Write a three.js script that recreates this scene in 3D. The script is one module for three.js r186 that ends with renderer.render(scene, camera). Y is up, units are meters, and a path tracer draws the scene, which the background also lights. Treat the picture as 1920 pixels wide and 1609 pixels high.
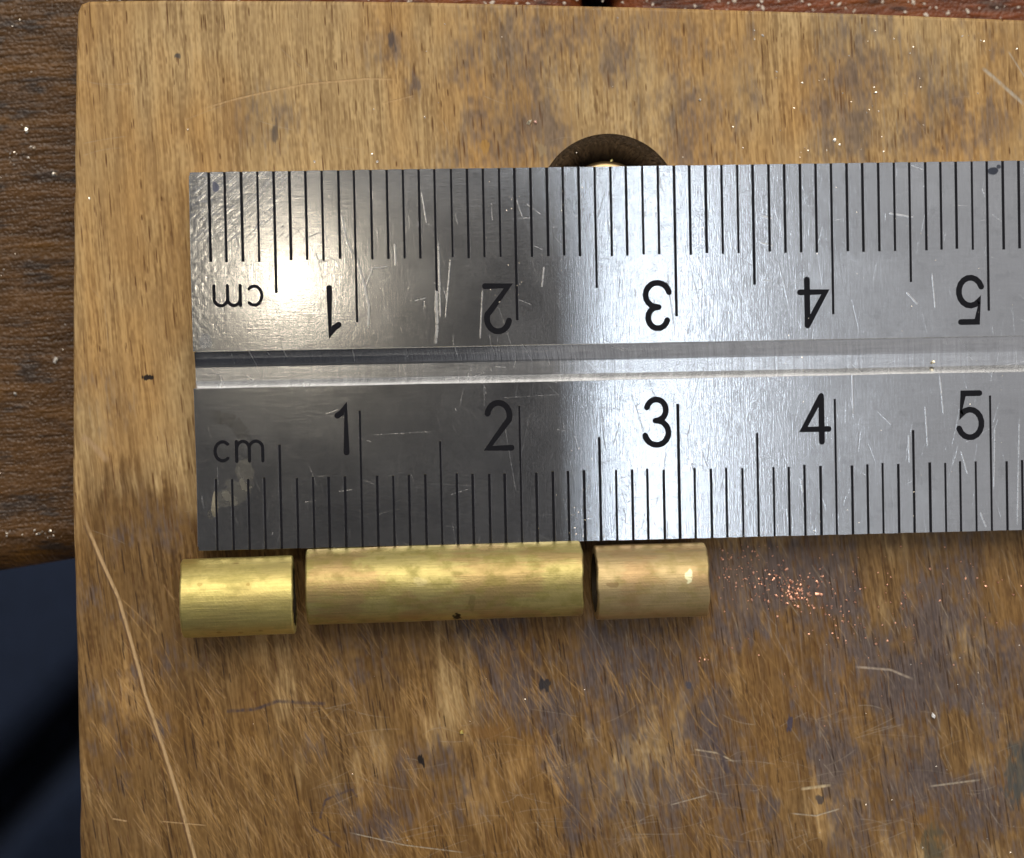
import * as THREE from 'three';
import { RectAreaLightUniformsLib } from 'three/addons/lights/RectAreaLightUniformsLib.js';
import { mergeGeometries } from 'three/addons/utils/BufferGeometryUtils.js';

/* ---------- camera, lamps, exposure (all lengths below are millimetres, turned into metres by mm) ---------- */
const mm = 0.001;
const scene = new THREE.Scene();
const F = 3854;                                            // focal length in pixels of a 1920 x 1609 frame
const camera = new THREE.PerspectiveCamera(2 * Math.atan(804.5 / F) * 180 / Math.PI, 1920 / 1609, 0.02, 3);
const LENS = new THREE.Vector3(-8.41, 130.84, -2.87);
const RIGHT = new THREE.Vector3(0.9979, 0.0620, 0.0204), UP = new THREE.Vector3(0.0219, -0.0242, -0.9995), BACK = new THREE.Vector3(-0.0615, 0.9978, -0.0255);
camera.position.copy(LENS).multiplyScalar(mm);
camera.quaternion.setFromRotationMatrix(new THREE.Matrix4().makeBasis(RIGHT, UP, BACK));
camera.focus = 0.1287;
camera.userData.fStop = camera.getFocalLength() / 1.7;     // an aperture 1.7 mm across
scene.add(camera);
scene.background = new THREE.Color(0.47, 0.465, 0.48);    // the dim room around the bench
const renderer = new THREE.WebGLRenderer({ antialias: true });
renderer.setSize(1024, 858);
renderer.toneMapping = THREE.LinearToneMapping;
renderer.toneMappingExposure = 1;
renderer.shadowMap.enabled = true;
RectAreaLightUniformsLib.init();
const COOL = { x: 86, y: 600, z0: -95, z1: 150, w: 12, color: new THREE.Color(0.78, 0.88, 1.0), radiance: 13.5 };
const TORCH = { x: -19.8, z: -15.8, r: 2, color: new THREE.Color(1.0, 0.88, 0.68), candela: 0.00065 };
const PANEL = { x: 60, y: 1350, z: -1000, size: 1100, color: new THREE.Color(1.0, 0.94, 0.85), radiance: 3.3 };

/* ---------- helpers ---------- */
let seed = 7;
const rnd = () => { seed = (seed * 1664525 + 1013904223) >>> 0; return seed / 4294967296; };
const rr = (a, b) => a + (b - a) * rnd();
const gauss = () => Math.sqrt(-2 * Math.log(rnd() + 1e-9)) * Math.cos(6.28318 * rnd());
const at = (px, py, y) => {                                // where the ray of a photo pixel meets the level y (mm)
  const d = RIGHT.clone().multiplyScalar((px - 960) / F).addScaledVector(UP, -(py - 804.5) / F).sub(BACK);
  return LENS.clone().addScaledVector(d, (y - LENS.y) / d.y);
};
const clamp = (x, a = 0, b = 1) => x < a ? a : x > b ? b : x;
const sst = (a, b, x) => { const t = clamp((x - a) / (b - a)); return t * t * (3 - 2 * t); };
const PERM = new Float32Array(65536);
for (let i = 0; i < 65536; i++) PERM[i] = rnd();
function vn(x, y, k = 0) {                                 // value noise, 0..1
  const xi = Math.floor(x), yi = Math.floor(y); let fx = x - xi, fy = y - yi;
  fx = fx * fx * (3 - 2 * fx); fy = fy * fy * (3 - 2 * fy);
  const h = (a, b) => PERM[(Math.imul(a, 73) ^ Math.imul(b, 9151) ^ Math.imul(k, 30011)) & 65535];
  const a = h(xi, yi), b = h(xi + 1, yi), c = h(xi, yi + 1), d = h(xi + 1, yi + 1);
  return a + (b - a) * fx + (c - a) * fy + (a - b - c + d) * fx * fy;
}
const fbm = (x, y, k = 0) => vn(x, y, k) * 0.55 + vn(x * 2.1, y * 2.1, k + 1) * 0.28 + vn(x * 4.3, y * 4.3, k + 2) * 0.17;
const used = {};
function numbered(n) { const c = used[n] = (used[n] ?? -1) + 1; return c ? `${n}_${String(c).padStart(3, '0')}` : n; }
function mesh(name, geo, mat, parent) {
  const m = new THREE.Mesh(geo, mat); m.name = numbered(name); m.castShadow = m.receiveShadow = true; parent.add(m); return m;
}
function tag(o, label, category, group) { o.userData = { label, category }; if (group) o.userData.group = group; return o; }
function thing(name, label, category, p = [0, 0, 0], group) {
  const o = new THREE.Group(); o.name = numbered(name); o.position.set(p[0] * mm, p[1] * mm, p[2] * mm); scene.add(o);
  return tag(o, label, category, group);
}
function tex(data, w, h, srgb) {
  const t = new THREE.DataTexture(data, w, h, THREE.RGBAFormat); t.magFilter = THREE.LinearFilter; t.minFilter = THREE.LinearFilter;
  t.wrapS = t.wrapT = THREE.MirroredRepeatWrapping; if (srgb) t.colorSpace = THREE.SRGBColorSpace; t.needsUpdate = true; return t;
}
const s8 = (l) => 255 * (l <= 0.0031308 ? l * 12.92 : 1.055 * Math.pow(l, 1 / 2.4) - 0.055);
/** A sheet of texels over the rectangle x0..x1, z0..z1 (mm): a colour (linear), a height and a roughness that strokes can be drawn into. */
class Sheet {
  constructor(x0, x1, z0, z1, w, h) { Object.assign(this, { x0, x1, z0, z1, w, h, sx: w / (x1 - x0), sz: h / (z1 - z0) }); const n = w * h; this.c = new Float32Array(n * 3); this.b = new Float32Array(n); this.r = new Float32Array(n); }
  fill(fn) {
    const o = [0, 0, 0, 0, 0];
    for (let j = 0, i = 0; j < this.h; j++) for (let k = 0; k < this.w; k++, i++) {
      fn(this.x0 + (k + 0.5) / this.sx, this.z0 + (j + 0.5) / this.sz, o);
      this.c[3 * i] = o[0]; this.c[3 * i + 1] = o[1]; this.c[3 * i + 2] = o[2]; this.b[i] = o[3]; this.r[i] = o[4];
    }
  }
  /** fn(distance from the line in units of its half width, share along it, texel, x, z) for every texel near a line */
  line(pts, width, fn) {
    let total = 0, run = 0; const L = pts.slice(1).map((p, i) => Math.hypot(p[0] - pts[i][0], p[1] - pts[i][1])); L.forEach((l) => total += l);
    for (let s = 0; s < L.length; s++) {
      const [ax, az] = pts[s], [bx, bz] = pts[s + 1], dx = bx - ax, dz = bz - az, l2 = dx * dx + dz * dz + 1e-12, hw = width / 2, m = hw * 1.1 + 1 / this.sx;
      const k0 = Math.max(0, Math.floor((Math.min(ax, bx) - m - this.x0) * this.sx)), k1 = Math.min(this.w - 1, Math.ceil((Math.max(ax, bx) + m - this.x0) * this.sx));
      const j0 = Math.max(0, Math.floor((Math.min(az, bz) - m - this.z0) * this.sz)), j1 = Math.min(this.h - 1, Math.ceil((Math.max(az, bz) + m - this.z0) * this.sz));
      for (let j = j0; j <= j1; j++) for (let k = k0; k <= k1; k++) {
        const x = this.x0 + (k + 0.5) / this.sx, z = this.z0 + (j + 0.5) / this.sz, t = ((x - ax) * dx + (z - az) * dz) / l2;
        if (t < -0.001 || t > 1.001) continue;
        const d = Math.abs((x - ax) * dz - (z - az) * dx) / Math.sqrt(l2) / hw;
        if (d < 1) fn(d, (run + t * L[s]) / total, j * this.w + k, x, z);
      }
      run += L[s];
    }
  }
  paint(i, rgb, a) { a = clamp(a); for (let q = 0; q < 3; q++) this.c[3 * i + q] += (rgb[q] - this.c[3 * i + q]) * a; }
  color() { const n = this.w * this.h, d = new Uint8Array(n * 4); for (let i = 0; i < n; i++) { for (let q = 0; q < 3; q++) d[4 * i + q] = clamp(s8(clamp(this.c[3 * i + q])), 0, 255); d[4 * i + 3] = 255; } return tex(d, this.w, this.h, true); }
  grey(a, scale = 1) { const n = this.w * this.h, d = new Uint8Array(n * 4); for (let i = 0; i < n; i++) { const v = clamp(a[i] * scale) * 255; d[4 * i] = d[4 * i + 1] = d[4 * i + 2] = v; d[4 * i + 3] = 255; } return tex(d, this.w, this.h, false); }
  uv(geo, y0 = 0) { const p = geo.attributes.position, u = new Float32Array(p.count * 2); for (let i = 0; i < p.count; i++) { const x = p.getX(i) / mm, y = p.getY(i) / mm - y0, z = p.getZ(i) / mm; u[2 * i] = (x + y * 0.31 - this.x0) / (this.x1 - this.x0); u[2 * i + 1] = (z + y * 0.23 - this.z0) / (this.z1 - this.z0); } geo.setAttribute('uv', new THREE.BufferAttribute(u, 2)); return geo; }
}
/** An outline on the x-z plane (points in mm) as a slab between the levels y0 and y1 with chamfered edges. */
function slab(points, holes, y0, y1, bevel, seg = 2, curve = 24) {
  const shp = new THREE.Shape(points.map(([x, z]) => new THREE.Vector2(x, -z)));
  for (const [hx, hz, r] of holes) { const p = new THREE.Path(); p.absarc(hx, -hz, r, 0, Math.PI * 2, true); shp.holes.push(p); }
  const g = new THREE.ExtrudeGeometry(shp, { depth: y1 - y0 - 2 * bevel, bevelEnabled: bevel > 0, bevelSize: bevel, bevelThickness: bevel, bevelOffset: -bevel, bevelSegments: seg, curveSegments: curve });
  g.rotateX(-Math.PI / 2); g.translate(0, y0 + bevel, 0); g.scale(mm, mm, mm); return g;
}

/* ---------- lamps and the phone that took the picture (outside the frame, seen in the steel), and an added fill panel ---------- */
{
  const t = thing('tube_lamp', 'long cool white tube lamp above the bench, outside the picture', 'lamp', [COOL.x, COOL.y, (COOL.z0 + COOL.z1) / 2]);
  const len = COOL.z1 - COOL.z0;
  const glow = new THREE.MeshStandardMaterial({ color: 0xffffff, emissive: COOL.color, emissiveIntensity: 1.5, roughness: 0.6 });
  mesh('diffuser', new THREE.BoxGeometry(COOL.w * mm, 4 * mm, len * mm).translate(0, 3 * mm, 0), glow, t);
  mesh('housing', new THREE.BoxGeometry(22 * mm, 20 * mm, (len + 14) * mm).translate(0, 15.5 * mm, 0), new THREE.MeshStandardMaterial({ color: 0x8a8c90, roughness: 0.5 }), t);
  const l = new THREE.RectAreaLight(COOL.color, COOL.radiance, COOL.w * mm, len * mm);
  l.name = 'tube_light'; l.rotation.x = -Math.PI / 2; t.add(l);
}
{
  const t = thing('added_fill_panel', 'added square panel light, unseen, put in to brighten the wood', 'lamp', [PANEL.x, PANEL.y, PANEL.z]), s = PANEL.size * mm;
  t.lookAt(0, 0, 0);  // added fill light with no known lamp behind it, brightens the wood
  mesh('diffuser', new THREE.BoxGeometry(s, s, 6 * mm).translate(0, 0, -5 * mm), new THREE.MeshStandardMaterial({ color: 0xffffff, emissive: PANEL.color, emissiveIntensity: 1.5, roughness: .6 }), t);
  mesh('frame', new THREE.BoxGeometry(s + 30 * mm, s + 30 * mm, 12 * mm).translate(0, 0, -14.5 * mm), new THREE.MeshStandardMaterial({ color: 0xb0b0b0, roughness: .5 }), t);
  const l = new THREE.RectAreaLight(PANEL.color, PANEL.radiance, s, s); l.name = 'panel_light'; l.rotation.y = Math.PI; t.add(l);
}
{
  const x1 = LENS.x + 30.4, x0 = x1 - 76, z0 = LENS.z - 30, z1 = z0 + 150, r = 11, p = [];
  for (const [cx, cz, a0] of [[x1 - r, z0 + r, -90], [x1 - r, z1 - r, 0], [x0 + r, z1 - r, 90], [x0 + r, z0 + r, 180]]) for (let k = 0; k <= 8; k++) { const a = (a0 + k * 11.25) * Math.PI / 180; p.push([cx + r * Math.cos(a), cz + r * Math.sin(a)]); }
  const t = thing('phone', 'grey phone with its torch lit, held flat above the ruler, outside the picture', 'phone');
  mesh('torch_lens', new THREE.CylinderGeometry(TORCH.r * 1.3 * mm, TORCH.r * 1.3 * mm, .8 * mm, 24).translate(TORCH.x * mm, (LENS.y + 1.08) * mm, TORCH.z * mm), new THREE.MeshStandardMaterial({ color: 0xffffff, emissive: TORCH.color, emissiveIntensity: 8, roughness: .4 }), t);
  const l = new THREE.PointLight(TORCH.color, TORCH.candela); l.name = 'torch_light'; l.castShadow = true; l.shadow.radius = TORCH.r / 20; l.position.set(TORCH.x * mm, (LENS.y + .6) * mm, TORCH.z * mm); t.add(l);
  mesh('body', slab(p, [], LENS.y + 1.5, LENS.y + 9, 0.8), new THREE.MeshStandardMaterial({ color: new THREE.Color(.19, .205, .22), roughness: 0.5 }), t);
  mesh('camera_ring', new THREE.TorusGeometry(6 * mm, 0.6 * mm, 10, 40).rotateX(Math.PI / 2).translate(LENS.x * mm, (LENS.y + 1.2) * mm, LENS.z * mm), new THREE.MeshStandardMaterial({ color: 0x222226, metalness: 1, roughness: 0.3 }), t);
}

/* ---------- beech board ---------- */
const P0 = (px, py) => { const v = at(px, py, 0); return [v.x, v.z]; };
const board = new Sheet(-31, 35, -29, 31, 2048, 1862);
const HOLE = at(1142, 385, 0), HOLE_R = 4.8;
{
  const lerp3 = (o, a, b, t) => { for (let q = 0; q < 3; q++) o[q] = a[q] + (b[q] - a[q]) * t; };
  const tan = [0.48, 0.318, 0.14], gold = [0.44, 0.25, 0.085], worn = [0.168, 0.084, 0.022], grime = [0.1, 0.08, 0.079], dark = [0.15, 0.066, 0.022];  // worn: brown of use, deepened with painted shade
  const blobs = [  // smudges of grey-violet grime: place in the photo, radii, strength
    [500, 230, 60, 60, .55], [730, 90, 40, 40, .75], [770, 160, 30, 30, .5], [960, 120, 110, 90, .6], [990, 240, 110, 80, .6], [1100, 90, 140, 90, .45], [1250, 90, 110, 80, .55], [1290, 200, 120, 100, .5], [1230, 290, 140, 40, .5],
    [1560, 80, 60, 60, .5], [1640, 150, 80, 100, .65], [1600, 240, 70, 70, .8], [1700, 260, 50, 40, .6], [1780, 180, 50, 70, .65], [1840, 250, 50, 70, .55], [1860, 80, 60, 60, .35], [780, 300, 40, 40, .4],
    [180, 740, 50, 60, .35], [230, 780, 60, 60, .3], [300, 980, 60, 60, .4], [240, 1000, 40, 40, .45], [160, 1110, 30, 30, .55], [240, 1155, 35, 20, .6], [330, 1230, 70, 60, .4], [200, 1320, 60, 50, .5], [260, 1270, 40, 30, .5], [240, 1400, 30, 40, .6], [180, 1390, 30, 30, .4], [300, 1370, 20, 30, .6], [210, 1460, 40, 30, .4],
    [920, 1180, 60, 50, .85], [960, 1270, 50, 70, .7], [1010, 1340, 60, 60, .8], [1040, 1430, 50, 70, .75], [1060, 1520, 50, 60, .6], [570, 1400, 40, 30, .6], [650, 1490, 40, 20, .6], [740, 1460, 60, 60, .5], [700, 1540, 60, 50, .6], [820, 1420, 80, 60, .4], [860, 1500, 60, 60, .4], [700, 1230, 80, 50, .5],
    [1150, 1250, 110, 70, .6], [1180, 1330, 80, 60, .5], [1280, 1290, 60, 70, .35], [1330, 1370, 40, 70, .8], [1360, 1450, 40, 60, .7], [1400, 1080, 80, 70, .8], [1400, 1180, 60, 60, .65], [1500, 1080, 80, 50, .8], [1580, 1130, 60, 60, .75], [1620, 1220, 70, 70, .6], [1690, 1290, 70, 80, .75], [1760, 1170, 60, 90, .7], [1790, 1090, 50, 60, .6],
    [1820, 1320, 50, 90, .7], [1880, 1230, 50, 80, .5], [1560, 1450, 60, 60, .6], [1600, 1560, 80, 60, .4], [1740, 1440, 70, 60, .55], [1850, 1490, 60, 80, .65], [1240, 1480, 80, 80, .4], [1450, 1330, 40, 90, .5], [1460, 1490, 50, 50, .45], [1550, 1560, 30, 60, .6],
  ].map(([x, y, a, b, s]) => { const c = P0(x, y); return [c[0], c[1], a / 29.2, b / 29.2, s]; });
  const GX = 132, GZ = 120, gr = new Float32Array(GX * GZ);          // the smudges on a coarse grid
  for (let j = 0; j < GZ; j++) for (let k = 0; k < GX; k++) {
    const x = -31 + (k + .5) / 2, z = -29 + (j + .5) / 2; let v = 0;
    for (const [cx, cz, a, b, s] of blobs) { const d = ((x - cx) / a) ** 2 + ((z - cz) / b) ** 2; if (d < 5) v = Math.max(v, s * Math.exp(-d * .7)); }
    gr[j * GX + k] = v;
  }
  const grime2 = (x, z) => { const u = clamp((x + 31) * 2 - .5, 0, GX - 1.01), v = clamp((z + 29) * 2 - .5, 0, GZ - 1.01), k = Math.floor(u), j = Math.floor(v), a = u - k, b = v - j, i = j * GX + k; return (gr[i] * (1 - a) + gr[i + 1] * a) * (1 - b) + (gr[i + GX] * (1 - a) + gr[i + GX + 1] * a) * b; };
  const cleans = [[1430, 1300, 45, 110, 14], [1500, 1500, 45, 140, 14], [990, 1500, 50, 150, 18], [1650, 1060, 40, 120, 6], [1890, 1080, 50, 90, 0], [1260, 170, 0, 0, 0], [1800, 1390, 40, 60, 5], [600, 250, 0, 0, 0]].filter((c) => c[2]).map(([x, y, a, b, t]) => { const c = P0(x, y); return [c[0], c[1], a / 29.2, b / 29.2, t * Math.PI / 180]; });
  const cleanAt = (x, z) => { let v = 0; for (const [cx, cz, a, b, t] of cleans) { const dx = x - cx, dz = z - cz, u = (dx * Math.cos(t) - dz * Math.sin(t)) / a, w = (dx * Math.sin(t) + dz * Math.cos(t)) / b, d = u * u + w * w; if (d < 2.5) v = Math.max(v, sst(1.5, .6, d + .8 * (vn(x * 2.5, z * .6, 43) - .5))); } return v * .85; };
  const lean = (z) => .035 * z + .0011 * (z + 25) * (z + 25);
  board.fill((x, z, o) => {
    const xs = x - lean(z) + .25 * vn(x * .25, z * .08, 40) + .09 * vn(x * 1.2, z * .7, 41);
    const f1 = vn(xs * 6.5, z * .3, 1), f2 = vn(xs * 2.8, z * .35, 2), f3 = vn(xs * 14, z * .85, 3), f4 = vn(xs * .9, z * .1, 4), ray = vn(xs * 10, z * 3.6, 5);
    const rough = vn(x * .8, z * .5, 42), fib = .5 + (sst(.2, .8, .28 * f1 + .16 * f2 + .32 * f3 + .24 * ray) - .5) * (.55 + .9 * rough);
    const patch = fbm(x * .16 + 3, z * .11, 6);
    lerp3(o, tan, gold, clamp(sst(.4, .7, patch) * .8 + (f4 - .5) * .5));
    const patch2 = fbm(xs * .55, z * .3, 46);
    const wearShade = clamp(sst(.36, .62, fbm(x * .2, z * .13, 10) + .32 * (f2 - .5) + (sst(-8, 12, z) - .78) * .75 + .06 * sst(10, -25, x)));   // streaky patches browned by hands and work, plus painted shade toward the lower left
    for (let q = 0; q < 3; q++) o[q] += (worn[q] * (1 + .25 * (patch - .5) + [.5, .5, .35][q] * (patch2 - .5)) - o[q]) * wearShade * .85;
    const low = sst(-2, 10, z), tone = .69 - .05 * low + (.6 + .1 * low) * fib + .2 * (f4 - .5);
    for (let q = 0; q < 3; q++) o[q] *= Math.pow(tone, q === 2 ? 1.35 : q ? 1.15 : 1);
    const low0 = sst(-2, 10, z), clean = cleanAt(x, z), g0 = (grime2(x, z) + .3 * sst(.45, .75, fbm(x * .45, z * .28, 14)) * sst(-22, -2, x) + .24 * sst(1, 7, x + 2.5 * (f4 - .5)) * sst(3, 9, z)) * (1 - clean);
    const fl = vn(xs * 5, z * 2.2, 18), mix = .24 * f1 + .36 * f3 + .4 * fl, g = sst(.5, 1.12, g0 * (.66 - .03 * low0) + .85 * mix + .5 * (fbm(x * 1.1, z * .6, 19) - .5)) * (.3 + .7 * sst(.02, .4, g0)) * (.68 + .14 * low0);
    for (let q = 0; q < 3; q++) o[q] += (grime[q] * (.6 + .5 * f3 + .4 * ray) - o[q]) * g;
    o[3] = .55 + .22 * (f1 - .5) + .26 * (f3 - .5) + .12 * (ray - .5); o[4] = .55 + .2 * (f2 - .5) - .1 * wearShade;
  });
  // pores: short dark flecks along the grain
  for (let n = 0; n < 3600; n++) {
    const x = rr(-31, 35), z = rr(-29, 31), l = rr(.3, 1.35) * (rnd() < .15 ? 1.8 : 1), w = rr(.06, .13), s = (2 * .0011 * (z + 25) + .035), a = rr(.15, 1) ** 1.5 * 1.1;
    board.line([[x, z], [x + s * l, z + l]], w, (d, t, i) => { const k = (1 - d * d) * Math.sin(Math.PI * clamp(t, .02, .98)) ** .5 * a; board.paint(i, dark, k); board.b[i] -= .35 * k; });
  }
  // dark veins in the worn part: longer, thinner cracks filled with dirt
  for (let n = 0; n < 420; n++) {
    const [x, z] = P0(rr(150, 1920), rr(1000, 1620)), l = rr(.5, 2.6), sl = 2 * .0011 * (z + 25) + .035;
    board.line([[x, z], [x + sl * l * .5 + rr(-.03, .03), z + l * .5], [x + sl * l, z + l]], rr(.05, .11), (d, t, i) => { const k = (1 - d * d) * sst(0, .2, t) * sst(1, .8, t) * .85; board.paint(i, [.055, .028, .014], k); board.b[i] -= .4 * k; });
  }
  const pale = [0.56, 0.36, 0.17], pale2 = [0.50, 0.42, 0.31];
  const curve = (x, z, ang, l, bend, n = 6) => { const p = []; for (let k = 0; k <= n; k++) { const t = k / n - .5; p.push([x + Math.cos(ang) * l * t - Math.sin(ang) * bend * (t * t - .25), z + Math.sin(ang) * l * t + Math.cos(ang) * bend * (t * t - .25)]); } return p; };
  const scratch = (p, w, a, c = pale, k2 = Math.floor(rnd() * 99)) => board.line(p, w, (d, t, i, x, z) => {
    const k = (1 - d * d) * a * sst(0, .12, t) * sst(1, .85, t) * (.35 + .9 * vn(x * 7, z * 3, k2)); board.paint(i, c, k); board.b[i] -= .25 * k; board.r[i] += .12 * k;
  });
  // rubbed streaks that show paler wood: from top left to bottom right across the lower part
  for (let n = 0; n < 250; n++) {
    const [x, z] = P0(rr(180, 1400), 1150 + 480 * rnd()), inner = Math.exp(-(((x + 13) / 11) ** 2)), ang = rr(.86, 1.12), far = rr(.5, 3.2);
    if (rnd() > .2 + .8 * inner) continue;
    for (let k = Math.floor(rr(5, 24)); k--;) { const a = rr(-1, 1) * far, b = gauss() * .3; scratch(curve(x + Math.cos(ang) * a - Math.sin(ang) * b, z + Math.sin(ang) * a + Math.cos(ang) * b, ang + rr(-.12, .25), rr(.4, 2.4), rr(-.15, .15), 3), rr(.05, .12), rr(.1, .5), rnd() < .7 ? [0.48, 0.275, 0.09] : pale); }
  }
  for (let n = 0; n < 150; n++) { const [x, z] = P0(rr(170, 1450), 1160 + 480 * rnd()); scratch(curve(x, z, rr(.8, 1.2), rr(1, 5), rr(-.4, .4)), rr(.05, .12), rr(.15, .6), [0.5, 0.3, 0.11]); }
  for (let n = 0; n < 900; n++) { const [x, z] = P0(rr(900, 1920), rr(1030, 1620)); scratch(curve(x, z, rr(.9, 1.6), rr(.4, 2.4), rr(-.2, .2), 3), rr(.05, .12), rr(.08, .36), rnd() < .5 ? pale2 : pale); }
  for (let n = 0; n < 150; n++) { const [x, z] = P0(rr(600, 1900), rr(1320, 1620)); scratch(curve(x, z, rr(-.5, .35), rr(.8, 4), rr(-.8, .8)), rr(.05, .1), rr(.08, .34), pale2); }
  for (let n = 0; n < 70; n++) { const [x, z] = P0(rr(160, 1900), rr(10, 1010)); scratch(curve(x, z, rr(-.5, 1.6), rr(.6, 4), rr(-.6, .6)), rr(.04, .1), rr(.1, .35), pale2); }
  const px = (list) => list.map(([a, b]) => P0(a, b));
  scratch(px([[152, 950], [165, 990], [190, 1050], [222, 1120], [248, 1210], [272, 1300], [296, 1372], [318, 1440], [342, 1520], [370, 1625], [392, 1720]]), .25, 1.7, [0.6, 0.4, 0.2], 3);
  board.line(px([[157, 985], [184, 1050], [217, 1120], [243, 1210], [266, 1300], [290, 1372], [312, 1440], [336, 1520], [364, 1625]]), .14, (d, t, i) => board.paint(i, [.09, .05, .04], .55 * (1 - d)));
  scratch(px([[150, 815], [175, 835], [205, 868]]), .5, .8, [0.5, 0.33, 0.18]);
  scratch(px([[372, 206], [440, 186], [500, 172], [570, 158], [690, 147], [760, 150]]), .16, 1.0);
  scratch(px([[715, 195], [780, 178]]), .12, .8);
  scratch(px([[1840, 125], [1880, 160], [1925, 200]]), .3, 1, pale2); scratch(px([[1890, 95], [1925, 150]]), .16, .7, pale2);
  scratch(px([[210, 1535], [240, 1540]]), .14, 1); scratch(px([[300, 1540], [390, 1548]]), .1, .9); scratch(px([[650, 1560], [760, 1585], [880, 1600]]), .1, .9, pale2);
  scratch(px([[1500, 1480], [1560, 1472]]), .24, 1, [.6, .47, .28]); scratch(px([[1480, 1525], [1530, 1530], [1580, 1515]]), .12, .9, pale2); scratch(px([[1740, 1475], [1840, 1462]]), .16, .8, pale2); scratch(px([[1600, 1250], [1670, 1256], [1715, 1275]]), .2, .8, [.5, .4, .3]);
  scratch(px([[1300, 1405], [1345, 1412], [1380, 1430]]), .14, .9, [.56, .45, .3]); scratch(px([[1255, 1510], [1330, 1490]]), .1, .8, pale2);
  const blot = (x, y, rx, ry, c, a, hard = .35) => { const [cx, cz] = P0(x, y), X = rx / 29.2, Z = ry / 29.2; board.line([[cx, cz - Z * 1.5], [cx, cz + Z * 1.5]], X * 3, (d, t, i, xx, zz) => { const q = Math.hypot((xx - cx) / X, (zz - cz) / Z) + .9 * (vn(xx * 5, zz * 2.2, 61) - .5) + .5 * (vn(xx * 16, zz * 3, 62) - .5); board.paint(i, c, a * sst(1.15, 1.15 - hard, q)); }); };
  blot(277, 708, 10, 5.5, [.02, .012, .008], 1); blot(332, 104, 6, 6, [.07, .07, .07], .8); blot(1020, 1285, 10, 14, [.03, .03, .035], .9); blot(790, 1427, 6, 11, [.02, .014, .012], 1); blot(1480, 1355, 6, 14, [.05, .05, .09], .8); blot(1537, 1500, 9, 9, [.04, .04, .05], .8);
  blot(1912, 1450, 34, 70, [.045, .07, .075], .7, .8); blot(1748, 1590, 22, 50, [.06, .075, .055], .6, .8); blot(1290, 1285, 7, 7, [.07, .07, .09], .8);
  blot(910, 275, 10, 12, [.48, .26, .06], .7); blot(1015, 278, 9, 12, [.45, .33, .17], .5); blot(920, 1373, 30, 16, [.25, .12, .03], .5); blot(735, 75, 9, 22, [.07, .055, .055], .8, .6); blot(780, 160, 14, 24, [.1, .075, .075], .7, .8); blot(515, 245, 6, 26, [.07, .06, .06], .7, .7);
  for (const [p, w] of [[[[425, 1334], [480, 1330], [520, 1315], [610, 1320]], .3], [[[600, 1535], [610, 1500], [660, 1480], [670, 1495]], .22], [[[585, 1550], [640, 1590]], .2], [[[1330, 1370], [1355, 1420], [1365, 1450]], .4], [[[935, 1165], [965, 1220]], .35]])
    board.line(px(p), w, (d, t, i, x, z) => board.paint(i, [.075, .055, .06], .8 * (1 - d * d) * (.3 + vn(x * 6, z * 6, 77))));
}
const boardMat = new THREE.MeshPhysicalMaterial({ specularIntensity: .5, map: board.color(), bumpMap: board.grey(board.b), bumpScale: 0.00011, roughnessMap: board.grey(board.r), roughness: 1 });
{
  const t = thing('bench_pin_board', 'worn beech board with scratches, stains and a screw hole, under the ruler', 'wooden board');
  const e = [[140, 300], [141, 210], [143, 90], [146, 22], [152, 8], [166, 2], [300, 0], [560, 1], [760, 3], [900, 6], [1100, 11], [1200, 13], [1330, 17], [1500, 22], [1640, 26], [1760, 31], [1940, 38], [2500, 60]].map(([x, y]) => P0(x, y));
  const zEnd = 75, left = [[152, 1640], [149, 1560], [151, 1500], [148, 1420], [146, 1330], [145, 1240], [142, 1150], [141, 1080], [138, 1010], [136, 900], [137, 790], [137, 650], [137, 560], [139, 440], [138, 390], [141, 350]].map(([x, y]) => P0(x, y));
  const rx = e[e.length - 1][0];
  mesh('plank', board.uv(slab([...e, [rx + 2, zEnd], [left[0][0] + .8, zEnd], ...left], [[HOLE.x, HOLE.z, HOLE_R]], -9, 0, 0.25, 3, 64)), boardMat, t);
  const prof = [[3.05, -9], [3.05, -3.0], [4.0, -1.2], [4.4, -.62], [4.73, -.27]].map(([r, y]) => new THREE.Vector2(r * mm, y * mm));
  const holeSheet = new Sheet(0, 30, 0, 8, 512, 128);
  holeSheet.fill((x, z, o) => { const f = vn(x * 5, z * 1.2, 81), g = vn(x * 12, z * 3, 82); const k = .55 + .9 * (f * .6 + g * .4 - .2); o[0] = .2 * k; o[1] = .13 * k; o[2] = .07 * k; o[3] = f * .5 + g * .5; o[4] = .7; });
  mesh('countersink', new THREE.LatheGeometry(prof, 64).translate(HOLE.x * mm, 0, HOLE.z * mm), new THREE.MeshStandardMaterial({ map: holeSheet.color(), bumpMap: holeSheet.grey(holeSheet.b), bumpScale: 0.00015, roughness: 0.6, side: THREE.DoubleSide }), t);
}
const brassTone = [0.60, 0.43, 0.13];
{
  const t = thing('brass_screw', 'brass screw head sunk in the dark hole behind the ruler', 'screw', [HOLE.x, -1.5, HOLE.z]);
  const m = new THREE.MeshStandardMaterial({ color: new THREE.Color(.62, .46, .24), metalness: 1, roughness: 0.38 });
  const pr = [[0, -5], [1.2, -5], [1.2, -1.6], [2.95, -.1], [2.95, .12], [2.7, .4], [1.6, .72], [0.001, .8]].map(([r, y]) => new THREE.Vector2(r * mm, y * mm));
  mesh('screw_head', new THREE.LatheGeometry(pr, 40), m, t);
  mesh('slot', new THREE.BoxGeometry(4.6 * mm, .06 * mm, .6 * mm).rotateY(.5).translate(0, .79 * mm, 0), new THREE.MeshStandardMaterial({ color: 0x1a140c, roughness: .8 }), t);
}

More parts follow.
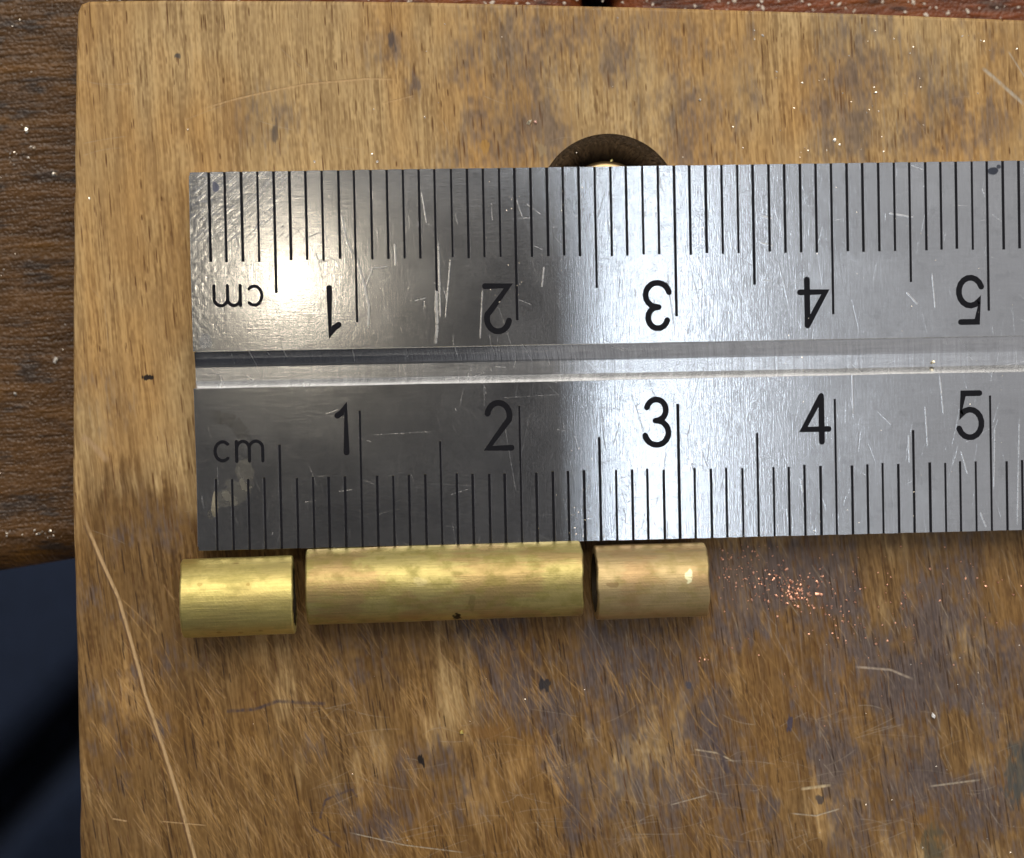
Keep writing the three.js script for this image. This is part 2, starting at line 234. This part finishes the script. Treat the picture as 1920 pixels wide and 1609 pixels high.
/* ---------- the bench under the board, and the cloth far below ---------- */
const BY = -9;
const bench = new Sheet(-44, 44, -44, 20, 1408, 1024);
bench.fill((x, z, o) => {
  const zs = z + .04 * x + .5 * vn(x * .12, z * .3, 30), f1 = vn(x * .5, zs * 5, 31), f2 = vn(x * 1.4, zs * 12, 32), f3 = vn(x * .2, zs * 1.6, 33), p = fbm(x * .2, z * .3, 34);
  const k = .25 + 1.25 * (f1 * .5 + f2 * .3 + f3 * .2), red = sst(-27, -22, x) * sst(-20, -24, z) ;
  o[0] = (.115 + .08 * red) * k; o[1] = (.056 + .0 * red) * k; o[2] = (.018 + .0 * red) * k;
  const au = sst(.5, .8, p + .3 * (f3 - .5)) * .6; o[0] += .06 * au; o[1] += .026 * au;
  const gm = sst(.56, .8, fbm(x * .35 + 9, z * .9, 36) + .25 * (f2 - .5)) * .75; o[0] += (.03 - o[0]) * gm; o[1] += (.026 - o[1]) * gm; o[2] += (.024 - o[2]) * gm;
  const du = sst(.62, .8, vn(x * 6, z * 6, 37) * .6 + vn(x * 1.1, z * 1.1, 38) * .4) * .2; o[0] += .22 * du; o[1] += .16 * du; o[2] += .12 * du;
  o[3] = .5 + .4 * (f2 - .5) + .3 * (f1 - .5) + .5 * (vn(x * 9, z * 9, 39) - .5); o[4] = .34 + .3 * (f2 - .5) + .35 * du + .2 * (p - .5);
});
{
  const a = at(-30, 1075, BY - 2.4), b = at(135, 1048, BY - 2.4), k = (b.z - a.z) / (b.x - a.x), zz = (x) => a.z + k * (x - a.x);
  const h = at(1126, -8, BY);
  const t = thing('workbench', 'dark brown varnished workbench top beneath and behind the board', 'workbench');
  mesh('bench_top', bench.uv(slab([[-130, zz(-130)], [150, zz(150)], [150, -140], [-130, -140]], [[h.x, h.z, 1.1]], BY - 28, BY, 2.4, 7, 32)),
    new THREE.MeshPhysicalMaterial({ map: bench.color(), bumpMap: bench.grey(bench.b), bumpScale: 0.00012, roughnessMap: bench.grey(bench.r), roughness: 1, specularIntensity: .55 }), t);
  const fabric = new Sheet(0, 40, 0, 40, 256, 256);
  fabric.fill((x, z, o) => { const w = .8 + .25 * Math.sin(x * 9) * Math.sin(z * 9) + .3 * (vn(x, z, 51) - .5); o[0] = .025 * w; o[1] = .04 * w; o[2] = .08 * w; o[3] = .5; o[4] = .9; });
  const g = new THREE.PlaneGeometry(.5, .42, 200, 200).rotateX(-Math.PI / 2), p = g.attributes.position;
  const c = at(70, 1450, -250), n = new THREE.Vector2(.72, .69);                         // across the fold
  for (let i = 0; i < p.count; i++) {
    const x = p.getX(i) / mm, z = p.getZ(i) / mm, s = x * n.x + z * n.y, w = 14 * (vn(x * .012 + 5, z * .012 + 5, 52) - .5);
    const ss = s + w * .4; let y = 10 * Math.sin(ss * .045 + 1.1) + 5 * (vn(x * .03 + 7, z * .03 + 3, 53) - .5);
    y -= 46 * Math.exp(-((ss / 4.2) ** 2)) + 16 * sst(4, 30, ss) * sst(110, 40, ss);
    p.setXYZ(i, x * mm, y * mm, z * mm);
  }
  g.computeVertexNormals();
  const cl = mesh('cloth', fabric.uv(g), new THREE.MeshStandardMaterial({ map: fabric.color(), roughness: .95, side: THREE.DoubleSide }), scene);
  cl.position.set(c.x * mm, -250 * mm, c.z * mm);
  tag(cl, 'dark navy cloth lying in blurred folds far below the bench edge', 'cloth');
}

{
  const g = new THREE.PlaneGeometry(.9, .62, 60, 60), p = g.attributes.position;      // added sheet for the sitter's dark clothes, placed to darken the groove's reflection
  for (let i = 0; i < p.count; i++) { const x = p.getX(i), y = p.getY(i); p.setZ(i, .25 * x * x + .10 * Math.max(0, -y) ** 1.2 + .012 * Math.sin(x * 21 + 2 * y) * (1 - y) + .01 * Math.sin(x * 9)); }
  g.rotateY(Math.PI); g.computeVertexNormals();
  const a = mesh('added_apron', g, new THREE.MeshStandardMaterial({ color: new THREE.Color(.02, .024, .036), roughness: .95, side: THREE.DoubleSide }), scene);
  a.position.set(-.43, .06, .25); tag(a, 'added dark navy sheet for the clothes of the sitter, darkening the groove, outside the picture', 'added_apron');
}

/* ---------- steel ruler ---------- */
const W = 23.47, TOP = 2.4, U0 = -.2, U1 = 105, X0 = -20, Z0 = -15.9;        // local u along the ruler, v across it from the far edge
const steel = new Sheet(-20.4, 34, -16.2, 7.9, 2048, 908);
{
  const P2 = (a, b) => { const v = at(a, b, TOP); return [v.x, v.z]; };
  steel.fill((x, z, o) => {
    const b1 = vn(x * 1.2, z * 30, 101), b2 = vn(x * 28, z * 1.4, 102), b3 = vn(x * 20, z * 20, 103), p = fbm(x * .35, z * .35, 104), p2 = fbm(x * 1.4, z * 1.4, 106);
    const k = .5 * (1 + .1 * (p - .5) + .07 * (b1 - .5) + .07 * (b2 - .5) + .05 * (p2 - .5));
    o[0] = k; o[1] = k * 1.005; o[2] = k * 1.01;
    const dirt = sst(.62, .8, p2 + .2 * (b3 - .5)) * .1; for (let q = 0; q < 3; q++) o[q] *= 1 - dirt;
    o[3] = .5 + .9 * (vn(x * 5, z * 5, 108) - .5) * (.15 + sst(-15, -19.5, x + .25 * (z + 16))) + .2 * (b1 - .5) + .22 * (b2 - .5) + .22 * (b3 - .5) + .9 * (p2 - .5) * sst(.45, .7, vn(x * .3 + 20, z * .3, 105));
    if (z > -4.8 && z < -2.5) { const v = vn(x * 7, z * .3, 120) * .6 + vn(x * 22, z * .5, 121) * .4, hh = vn(x * .8, z * 9, 122); o[3] += .5 * (v - .5) + .2 * (hh - .5); for (let q = 0; q < 3; q++) o[q] *= 1.1 + .25 * (v - .5) + .15 * (hh - .5); }
    o[4] = (z > -4.8 && z < -2.5 ? .235 : .18) + .05 * (p - .5) + .05 * (b3 - .5) + .04 * dirt;
  });
  const sc = (pts, w, a, up = 0) => steel.line(pts, w, (d, t, i, x, z) => { const k = (1 - d * d) * a * sst(0, .1, t) * sst(1, .9, t) * (.3 + vn(x * 9, z * 9, 111)); steel.b[i] += (up ? 1 : -1) * .9 * k; steel.r[i] += .2 * k; if (up) steel.paint(i, [.7, .69, .66], k * .3); });
  for (let n = 0; n < 520; n++) { const x = rr(-20, 34), z = rr(-16, 8), a = rnd() < .5 ? rr(1.2, 1.9) : rr(-.5, 1.9), l = rr(.2, 1.6) * (rnd() < .1 ? 3 : 1); sc([[x, z], [x + Math.cos(a) * l * .5 + rr(-.05, .05), z + Math.sin(a) * l * .5], [x + Math.cos(a) * l, z + Math.sin(a) * l]], rr(.03, .08), rr(.15, .7), rnd() < .4); }
  for (let n = 0; n < 170; n++) { const [x, z] = P2(355 + 190 * rnd(), 325 + 130 * rnd()); const l = rr(.3, 1.3); sc([[x, z], [x + .75 * l, z - .65 * l]], rr(.06, .16), rr(.2, .5), rnd() < .6); }
  for (const [p, w] of [[[[640, 400], [650, 450], [662, 480]], .16], [[[668, 480], [682, 530], [692, 575], [690, 620]], .2], [[[700, 500], [685, 540]], .1], [[[728, 500], [690, 505]], .09], [[[740, 455], [742, 500]], .14], [[[818, 540], [820, 620], [816, 650]], .3], [[[822, 450], [826, 600]], .16], [[[845, 480], [835, 600]], .12], [[[790, 360], [800, 420]], .1], [[[900, 640], [905, 540]], .12], [[[1020, 500], [1016, 540]], .16],
    [[[1700, 548], [1722, 572]], .18], [[[1666, 400], [1715, 408]], .2], [[[1425, 405], [1450, 410]], .16], [[[1425, 455], [1450, 462]], .16], [[[1428, 525], [1450, 528]], .16], [[[1748, 510], [1754, 580]], .14], [[[1735, 760], [1740, 840]], .14], [[[1704, 815], [1706, 870]], .18], [[[1762, 700], [1770, 780]], .16], [[[1912, 780], [1908, 990]], .16], [[[1502, 900], [1506, 925]], .18], [[[1598, 700], [1600, 780]], .12], [[[1866, 800], [1864, 920]], .12], [[[1838, 960], [1850, 990]], .2], [[[1802, 845], [1815, 890]], .14]])
    sc(p.map(([a, b]) => P2(a, b)), w * .7, 1.2, 1);
  const blot = (x, y, rx, ry, c, a, k = 71) => { const [cx, cz] = P2(x, y), X = rx / 29.65, Z = ry / 29.65; steel.line([[cx, cz - Z * 1.5], [cx, cz + Z * 1.5]], X * 3, (d, t, i, xx, zz) => { const q = Math.hypot((xx - cx) / X, (zz - cz) / Z) + .8 * (vn(xx * 3, zz * 3, k) - .5); const s = sst(1.1, .85, q); steel.paint(i, c, a * s); steel.r[i] += .15 * s * a; }); };
  blot(405, 351, 8, 8, [.05, .06, .12], .8); blot(1862, 322, 9, 10, [.03, .035, .05], .95); blot(1873, 312, 5, 4, [.03, .035, .05], .9); blot(385, 640, 14, 16, [.3, .31, .33], .6); blot(1060, 452, 5, 4, [.2, .2, .22], .6);
  // a dried ring of glue round the lower «cm»
  steel.line([[388, 783], [415, 782], [438, 792], [455, 812], [466, 835]].map(([a, b]) => P2(a, b)), .9, (d, t, i, x, z) => steel.paint(i, [.3, .285, .26], .45 * sst(1, .6, d + .6 * (vn(x * 3, z * 3, 72) - .5)) * sst(0, .2, t) * sst(1, .8, t)));
  for (const [a, b, c, d] of [[460, 890, 15, 26], [444, 922, 24, 22], [418, 940, 24, 16]]) blot(a, b, c, d, [.3, .275, .2], .42, 73);
  blot(402, 945, 6, 24, [.62, .55, .38], .75); blot(394, 967, 8, 9, [.1, .09, .06], .6);
}
const steelMat = new THREE.MeshPhysicalMaterial({ clearcoat: .3, clearcoatRoughness: .075, map: steel.color(), metalness: 1, roughnessMap: steel.grey(steel.r), roughness: 1, bumpMap: steel.grey(steel.b), bumpScale: 0.0000055 });
const inkMat = new THREE.MeshPhysicalMaterial({ color: new THREE.Color(.008, .008, .011), roughness: 0.6, specularIntensity: .25 });
{
  const t = thing('steel_ruler', 'steel ruler with a centre groove and black engraved centimetre scales, across the board', 'ruler');
  const wx = (u) => u + X0, wz = (v) => v + Z0;
  // body: the cross-section with its hollow groove, drawn along the ruler
  const G0 = 11.05, G1 = 13.4, base = TOP - .06, prof = [[.01, .12], [.12, 0], [W - .12, 0], [W - .01, .12], [W - .01, base], [G1, base], [G1 - .46, base - .725], [G0 + 1.05, base - .735], [G0 + .92, base - .71], [G0 + .5, base - .5], [G0 + .08, base - .2], [G0 + .03, base - .1], [G0 + .02, base], [.01, base]];
  const shp = new THREE.Shape(prof.map(([v, y]) => new THREE.Vector2(-(v + Z0), y)));
  const body = new THREE.ExtrudeGeometry(shp, { depth: U1 - U0 - .1, bevelEnabled: false }); body.rotateY(Math.PI / 2); body.translate(wx(U0 + .05), 0, 0); body.scale(mm, mm, mm);
  // the two lands, notched where a graduation is cut
  const nw = .145, ticks = [];
  for (let k = 1; k <= 103; k++) for (const low of [0, 1]) {
    const L = low ? (k % 10 === 0 ? 8.55 : k % 5 === 0 ? 6.5 : 4.42) : (k % 10 === 0 ? 9.5 : k % 5 === 0 ? 7.58 : 5.55);
    ticks.push({ u: k + rr(-.025, .025), low, L: L + rr(-.06, .06), w: nw * rr(.85, 1.2) });
  }
  const land = (low) => {
    const p = [], list = ticks.filter((q) => q.low === low), e = rnd;
    const j = () => (e() - .5) * .035;
    if (!low) { p.push([U0, G0 + .04], [U0 - .03, G0 * .5], [U0, .25], [U0 + .16, 0]); for (const q of list) p.push([q.u - .5, j()], [q.u - q.w / 2, 0], [q.u - q.w / 2, q.L], [q.u + q.w / 2, q.L], [q.u + q.w / 2, 0]); p.push([U1, 0], [U1, G0 + .04]); for (let u = U1 - 2; u > 1; u -= 2.5) p.push([u, G0 + .04 + j()]); }
    else { p.push([U0 + .15, W], [U0, W - .3], [U0 + .03, W * .8], [U0 - .02, G1 - .02]); for (let u = 1.3; u < U1 - 1; u += 2.1) p.push([u, G1 - .02 + j() + (Math.abs(u - 18) < 2 ? .06 * e() : 0)]); p.push([U1, G1 - .02], [U1, W]); for (const q of list.slice().reverse()) p.push([q.u + .5, W + j()], [q.u + q.w / 2, W], [q.u + q.w / 2, W - q.L], [q.u - q.w / 2, W - q.L], [q.u - q.w / 2, W]); }
    return slab(p.map(([u, v]) => [wx(u), wz(v)]), [], base - .03, TOP, .012, 1);
  };
  const clean = (g) => { const h = g.index ? g.toNonIndexed() : g; for (const k of Object.keys(h.attributes)) if (!['position', 'normal', 'uv'].includes(k)) h.deleteAttribute(k); return h; };
  mesh('blade', steel.uv(mergeGeometries([clean(body), clean(land(0)), clean(land(1))]), TOP), steelMat, t);
  const unit = new THREE.BoxGeometry(1, 1, 1);
  for (const q of ticks) {
    const m = mesh('graduation_mark', unit, inkMat, t); m.scale.set((q.w - .004) * mm, .042 * mm, (q.L - .02) * mm);
    m.position.set(wx(q.u) * mm, (base + .019) * mm, wz(q.low ? W - q.L / 2 - .005 : q.L / 2 + .005) * mm);
  }
  // numerals: round-ended strokes of paint in the steel
  const arc = (cx, cy, rx, ry, a0, a1, n = 14) => Array.from({ length: n + 1 }, (_, k) => { const a = (a0 + (a1 - a0) * k / n) * Math.PI / 180; return [cx + rx * Math.cos(a), cy + ry * Math.sin(a)]; });
  const GL = {
    1: [[[.26, .78], [.36, .84], [.45, .97], [.45, 0]]],
    2: [[...arc(.28, .71, .25, .27, 170, -20), [.43, .52], [.03, .02], [.56, .02]]],
    3: [arc(.26, .755, .22, .225, 165, -95), arc(.26, .27, .27, .26, 95, -168)],
    4: [[[.44, 0], [.44, .98]], [[.43, .96], [.02, .27], [.6, .27]]],
    5: [[[.5, .97], [.12, .97], [.06, .5], ...arc(.27, .32, .27, .3, 135, -160)]],
    6: [[[.42, .98], [.12, .55], [.03, .3], ...arc(.29, .29, .27, .28, 180, -180, 24)]],
    7: [[[.03, .97], [.55, .97], [.2, 0]]],
    8: [arc(.28, .75, .22, .22, -90, 270, 24), arc(.28, .27, .27, .26, 90, 450, 24)],
    9: [[[.16, .02], [.46, .45], [.55, .7], ...arc(.29, .71, .27, .28, 0, 360, 24)]],
  };
  const CM = [arc(.36, .5, .34, .46, 48, 312, 18), [[.98, 0], [.98, .96]], [[.98, .62], ...arc(1.27, .62, .28, .34, 170, 0, 10), [1.55, 0]], [[1.55, .62], ...arc(1.85, .62, .3, .34, 170, 0, 10), [2.15, 0]]];
  function ribbon(strokes, size, w, wide = 1) {
    const pos = [], idx = [];
    strokes.forEach((pts, si) => {
      const y = TOP + .006 + si * .003, P = pts.map(([a, b]) => [a * size * wide, -b * size]), n = P.length, b0 = pos.length / 3, hw = w / 2;
      const dir = (i) => { const d = [P[i + 1][0] - P[i][0], P[i + 1][1] - P[i][1]], l = Math.hypot(...d); return [d[0] / l, d[1] / l]; };
      for (let i = 0; i < n; i++) {
        const a = dir(Math.max(0, i - 1)), b = dir(Math.min(n - 2, i)), nx = -(a[1] + b[1]), nz = a[0] + b[0], l = Math.hypot(nx, nz) || 1, k = Math.min(1.7, 1 / Math.max(.3, (nx / l) * -b[1] + (nz / l) * b[0]));
        pos.push(P[i][0] + nx / l * hw * k, y, P[i][1] + nz / l * hw * k, P[i][0] - nx / l * hw * k, y, P[i][1] - nz / l * hw * k);
        if (i) { const q = b0 + 2 * i; idx.push(q - 2, q, q - 1, q - 1, q, q + 1); }
      }
      for (const [i, j] of [[0, 1], [n - 1, n - 2]]) {                                  // round ends
        const d = [P[i][0] - P[j][0], P[i][1] - P[j][1]], l = Math.hypot(...d), a0 = Math.atan2(d[1], d[0]), c = pos.length / 3; pos.push(P[i][0], y, P[i][1]);
        for (let k = 0; k <= 8; k++) { const a = a0 - Math.PI / 2 + Math.PI * k / 8; pos.push(P[i][0] + hw * Math.cos(a), y, P[i][1] + hw * Math.sin(a)); if (k) idx.push(c, c + k + 1, c + k); }
      }
    });
    const g = new THREE.BufferGeometry(); g.setAttribute('position', new THREE.Float32BufferAttribute(pos.map((v) => v * mm), 3)); g.setAttribute('normal', new THREE.Float32BufferAttribute(pos.map((v, i) => i % 3 === 1 ? 1 : 0), 3)); g.setIndex(idx); return g;
  }
  for (let n = 1; n <= 9; n++) {
    const g = ribbon(GL[n], 2.95, .37, .94);
    const a = mesh('numeral', g, inkMat, t); a.position.set(wx(10 * n - 2.1) * mm, 0, wz(W - 5.92) * mm);
    const b = mesh('numeral', g, inkMat, t); b.rotation.y = Math.PI; b.position.set(wx(10 * n - .45) * mm, 0, wz(7.3) * mm);
  }
  const cm = ribbon(CM, 1.28, .2, 1.08);
  const a = mesh('unit_mark', cm, inkMat, t); a.position.set(wx(.98) * mm, 0, wz(17.95) * mm);
  const b = mesh('unit_mark', cm, inkMat, t); b.rotation.y = Math.PI; b.position.set(wx(4.15) * mm, 0, wz(7.05) * mm);
}

/* ---------- three cut pieces of brass tube ---------- */
function brassSheet(kind) {
  const s = new Sheet(0, 20, 0, 16, 640, 512);                                        // along the tube, round it
  s.fill((x, z, o) => {
    const l1 = vn(x * .5, z * 9, 201 + kind), l2 = vn(x * .9, z * 26, 202 + kind), p = fbm(x * .45, z * .6, 203 + kind), q = fbm(x * 1.5, z * 1.7, 207 + kind), g = vn(x * 14, z * 14, 209);
    const base = [[.68, .57, .21], [.55, .46, .18], [.53, .40, .2]][kind], brown = [.42, .25, .12], green = [.33, .29, .08];
    const t = sst(.42, .66, p + .25 * (l1 - .5)) * [.12, .5, .5][kind], u = sst(.38, .8, q + .15 * (g - .5)) * [.3, .5, .3][kind], k = .88 + .16 * (l1 - .5) + .14 * (l2 - .5) + .12;
    for (let i = 0; i < 3; i++) { let c = base[i] + (brown[i] - base[i]) * t; c += (green[i] - c) * u; o[i] = c * k; }
    o[3] = .5 + .3 * (l2 - .5) + .25 * (l1 - .5) + .35 * (g - .5); o[4] = .55 + .12 * (q - .5) + .1 * (l2 - .5) + .08 * u;
  });
  return s;
}
function tube(kind, label, px0, px1, py, tilt, R, marks) {
  const y = R, a = at(px0, py, y), b = at(px1, py, y), len = b.x - a.x, s = brassSheet(kind);
  marks?.(s, len);
  const wall = .48, c = .13, pr = [[0, R - wall], [0, R - wall + .05], [0, R - c], [c * .4, R - c * .25], [c, R], [len * .33, R + .012], [len * .66, R - .008], [len - c, R], [len - c * .4, R - c * .25], [len, R - c], [len, R - wall + .05], [len, R - wall]];
  const g = new THREE.LatheGeometry(pr.map(([x, r]) => new THREE.Vector2(r * mm, x * mm)), 96);
  const p = g.attributes.position, uv = g.attributes.uv, N = pr.length;
  for (let i = 0; i < p.count; i++) { uv.setXY(i, p.getY(i) / mm / 20, Math.floor(i / N) / 96); const e = i % N; if (e < 5 || e > 6) { const th = Math.floor(i / N) / 96 * 6.2832; p.setY(i, p.getY(i) + (.03 * Math.sin(th * 2 + kind) + (e > 6 ? .07 : .04) * (vn(3 * Math.cos(th) + 9, 3 * Math.sin(th) + 9, 300 + kind * 2 + (e > 6)) - .5) + .05 * (vn(9 * Math.cos(th) + 30, 9 * Math.sin(th) + 30, 310 + kind) - .5)) * mm); } }
  g.rotateZ(-Math.PI / 2); g.computeVertexNormals();
  const t = thing('brass_tube', label, 'brass tube', [a.x, y, (a.z + b.z) / 2 - 0]);
  t.rotation.y = tilt;
  mesh('tube_wall', g, new THREE.MeshStandardMaterial({ map: s.color(), metalness: 1, roughnessMap: s.grey(s.r), roughness: 1, bumpMap: s.grey(s.b), bumpScale: 0.000016, side: THREE.DoubleSide }), t);
  mesh('bore', new THREE.CylinderGeometry((R - wall) * mm, (R - wall) * mm, (len - .04) * mm, 64, 1, true).rotateZ(Math.PI / 2).translate(len / 2 * mm, 0, 0), new THREE.MeshStandardMaterial({ color: new THREE.Color(.05, .032, .014), metalness: .3, roughness: .7, side: THREE.DoubleSide }), t);
  return t;
}
const spot = (s, cx, cz, rx, rz, c, a) => s.line([[cx - rx * 1.6, cz], [cx + rx * 1.6, cz]], rz * 3.4, (d, t, i, x, z) => { const q = Math.hypot((x - cx) / rx, (z - cz) / rz) + .8 * (vn(x * 5, z * 5, 91) - .5); s.paint(i, c, a * sst(1.15, .8, q)); });
tube(0, 'short yellow brass tube at the left, set apart from the ruler edge', 343, 552, 1120, .012, 2.44, (s) => { for (let n = 0; n < 16; n++) spot(s, rr(.5, 6.5), 16 * rnd(), .15, .12, [.35, .22, .06], .5); });
tube(1, 'long middle brass tube with brown tarnish and a black mark near its lower side', 575, 1089, 1094, .006, 2.36, (s) => { spot(s, 9.3, 14.7, .26, .55, [.02, .015, .01], .95); spot(s, 10.2, 13.2, .2, .7, [.3, .24, .09], .5); spot(s, 2.6, 11.2, 2.2, .9, [.5, .33, .16], .3); spot(s, 7, 11.6, .4, .3, [.7, .6, .3], .5); });
tube(2, 'short brownish brass tube with a pale dab, at the right beside the copper filings', 1114, 1322, 1090, .006, 2.34, (s) => { spot(s, 5.7, 11.55, .22, .42, [.86, .82, .5], .95); spot(s, 1.0, 11.9, .35, .2, [.3, .2, .09], .6); });

/* ---------- filings and grains ---------- */
function chip(r, flat = .5) {
  const g = new THREE.IcosahedronGeometry(r * mm, 0), p = g.attributes.position, j = {};
  for (let i = 0; i < p.count; i++) { const k = [p.getX(i), p.getY(i), p.getZ(i)].map((v) => v.toFixed(7)).join(); j[k] ??= rr(.6, 1.35); p.setXYZ(i, p.getX(i) * j[k], p.getY(i) * j[k] * flat, p.getZ(i) * j[k]); }
  g.rotateX(rr(-.4, .4)); g.rotateZ(rr(-.4, .4)); g.rotateY(rr(0, 6.28)); g.scale(rr(.7, 1.6), 1, 1); g.rotateY(rr(0, 6.28)); g.computeVertexNormals(); return g;
}
function scatter(name, label, category, spots, mat, y0) {
  const list = spots.map(([px, py, r, y]) => { const yy = (y ?? y0), v = at(px, py, yy); return chip(r).translate(v.x * mm, (yy + r * .3) * mm, v.z * mm); });
  const m = mesh(name, mergeGeometries(list), mat, scene); tag(m, label, category); m.userData.kind = 'stuff'; return m;
}
const metal = (c, r) => new THREE.MeshStandardMaterial({ color: new THREE.Color(...c), metalness: 1, roughness: r });
const copperMat = metal([.8, .42, .28], .34), paleMat = metal([.95, .86, .72], .25), dustMat = new THREE.MeshStandardMaterial({ color: new THREE.Color(.7, .62, .52), roughness: .6 });
const cl = (n, cx, cy, sx, sy, r0, r1, ok = () => true) => { const o = []; let guard = 0; while (o.length < n && guard++ < n * 20) { const x = cx + gauss() * sx, y = cy + gauss() * sy; if (ok(x, y)) o.push([x, y, rr(r0, r1) * (rnd() < .15 ? 1.5 : 1)]); } return o; };
const offTube = (x, y) => y > 1022 && !(x < 1342 && y < 1168);
scatter('copper_filings', 'copper filings scattered on the board beside the right tube', 'metal filings', [...cl(70, 1390, 1070, 45, 35, .03, .075, offTube), ...cl(85, 1500, 1108, 32, 20, .035, .1, offTube), ...cl(26, 1450, 1095, 22, 16, .03, .09, offTube), ...cl(26, 1580, 1150, 20, 18, .03, .07, offTube), ...cl(40, 1560, 1140, 140, 80, .025, .06, offTube), ...cl(16, 1800, 1080, 70, 50, .04, .09, offTube), ...cl(50, 1640, 1130, 110, 75, .02, .06, offTube), ...cl(40, 1400, 1075, 45, 40, .015, .04, offTube), ...cl(6, 1315, 1235, 8, 6, .05, .09, offTube)], copperMat, 0);
const top = (n, x0, x1, y0, y1, r0, r1) => Array.from({ length: n }, () => [rr(x0, x1), rr(y0, y1), rr(r0, r1)]);
scatter('metal_filings', 'sparse bright filings on the board above the ruler', 'metal filings', [...top(44, 1380, 1915, 50, 300, .03, .065), ...top(12, 700, 1380, 30, 300, .025, .06), [352, 243, .08], [590, 303, .08], [697, 290, .09], [707, 303, .09], [167, 372, .07], [1313, 187, .1], [1642, 174, .1], [1565, 264, .12], [1574, 271, .1], [1430, 67, .1], [1415, 73, .07]], paleMat, 0);
scatter('metal_filings', 'sparse bright filings on the board below the brass tubes', 'metal filings', [...top(26, 1500, 1915, 1200, 1600, .025, .055), ...top(14, 300, 1450, 1240, 1600, .02, .045)], paleMat, 0);
scatter('metal_filings', 'bright filings on the dark bench left of the board', 'metal filings', [...top(26, 0, 132, 10, 980, .03, .06), [50, 245, .17], [63, 277, .14], [102, 327, .14], [30, 740, .15], [104, 675, .16], ...cl(14, 30, 290, 16, 12, .025, .05), ...cl(22, 50, 998, 45, 6, .03, .085)], paleMat, BY);
scatter('wood_dust', 'pale dust and filings on the bench behind the board', 'dust', [...top(36, 900, 1920, -2, 24, .05, .13), ...top(26, 1300, 1920, 0, 40, .05, .16), ...top(14, 150, 900, -8, 4, .04, .1)], dustMat, BY);
scatter('metal_filings', 'tiny bright filings lying on the steel ruler', 'metal filings', [...top(36, 900, 1120, 330, 620, .02, .04), ...cl(46, 1090, 950, 24, 60, .015, .036, (x, y) => y < 1010 && y > 740), ...cl(60, 1300, 995, 120, 10, .018, .036, (x, y) => y < 1006), ...top(70, 1300, 1900, 340, 980, .015, .035)], paleMat, TOP);
for (const [name, label, px, py, r, y, m] of [
  ['metal_flake', 'white shiny flake on the board at lower right', 1750, 1342, .2, 0, new THREE.MeshStandardMaterial({ color: new THREE.Color(.88, .86, .82), roughness: .35 })],
  ['brass_grain', 'tiny brass grain alone on the board below the middle tube', 865, 1373, .13, 0, metal([.85, .68, .2], .3)],
  ['brass_grain', 'pale brass grain on the board above the ruler left of the screw hole', 992, 229, .15, 0, metal([.95, .85, .6], .35)],
  ['copper_grain', 'small copper grain next to the pale brass grain above the ruler', 1004, 229, .11, 0, metal([.93, .6, .5], .35)],
  ['brass_grain', 'pale brass grain lying in the ruler groove', 1748, 680, .13, 1.62, metal([.95, .85, .6], .35)],
  ['brass_grain', 'brass grain on the screw head behind the ruler', 1146, 303, .13, -2.4, metal([.85, .7, .25], .35)],
]) { const v = at(px, py, y), o = mesh(name, chip(r, .8), m, scene); o.position.set(v.x * mm, (y + r * .4) * mm, v.z * mm); tag(o, label, 'metal grain'); }

renderer.render(scene, camera);
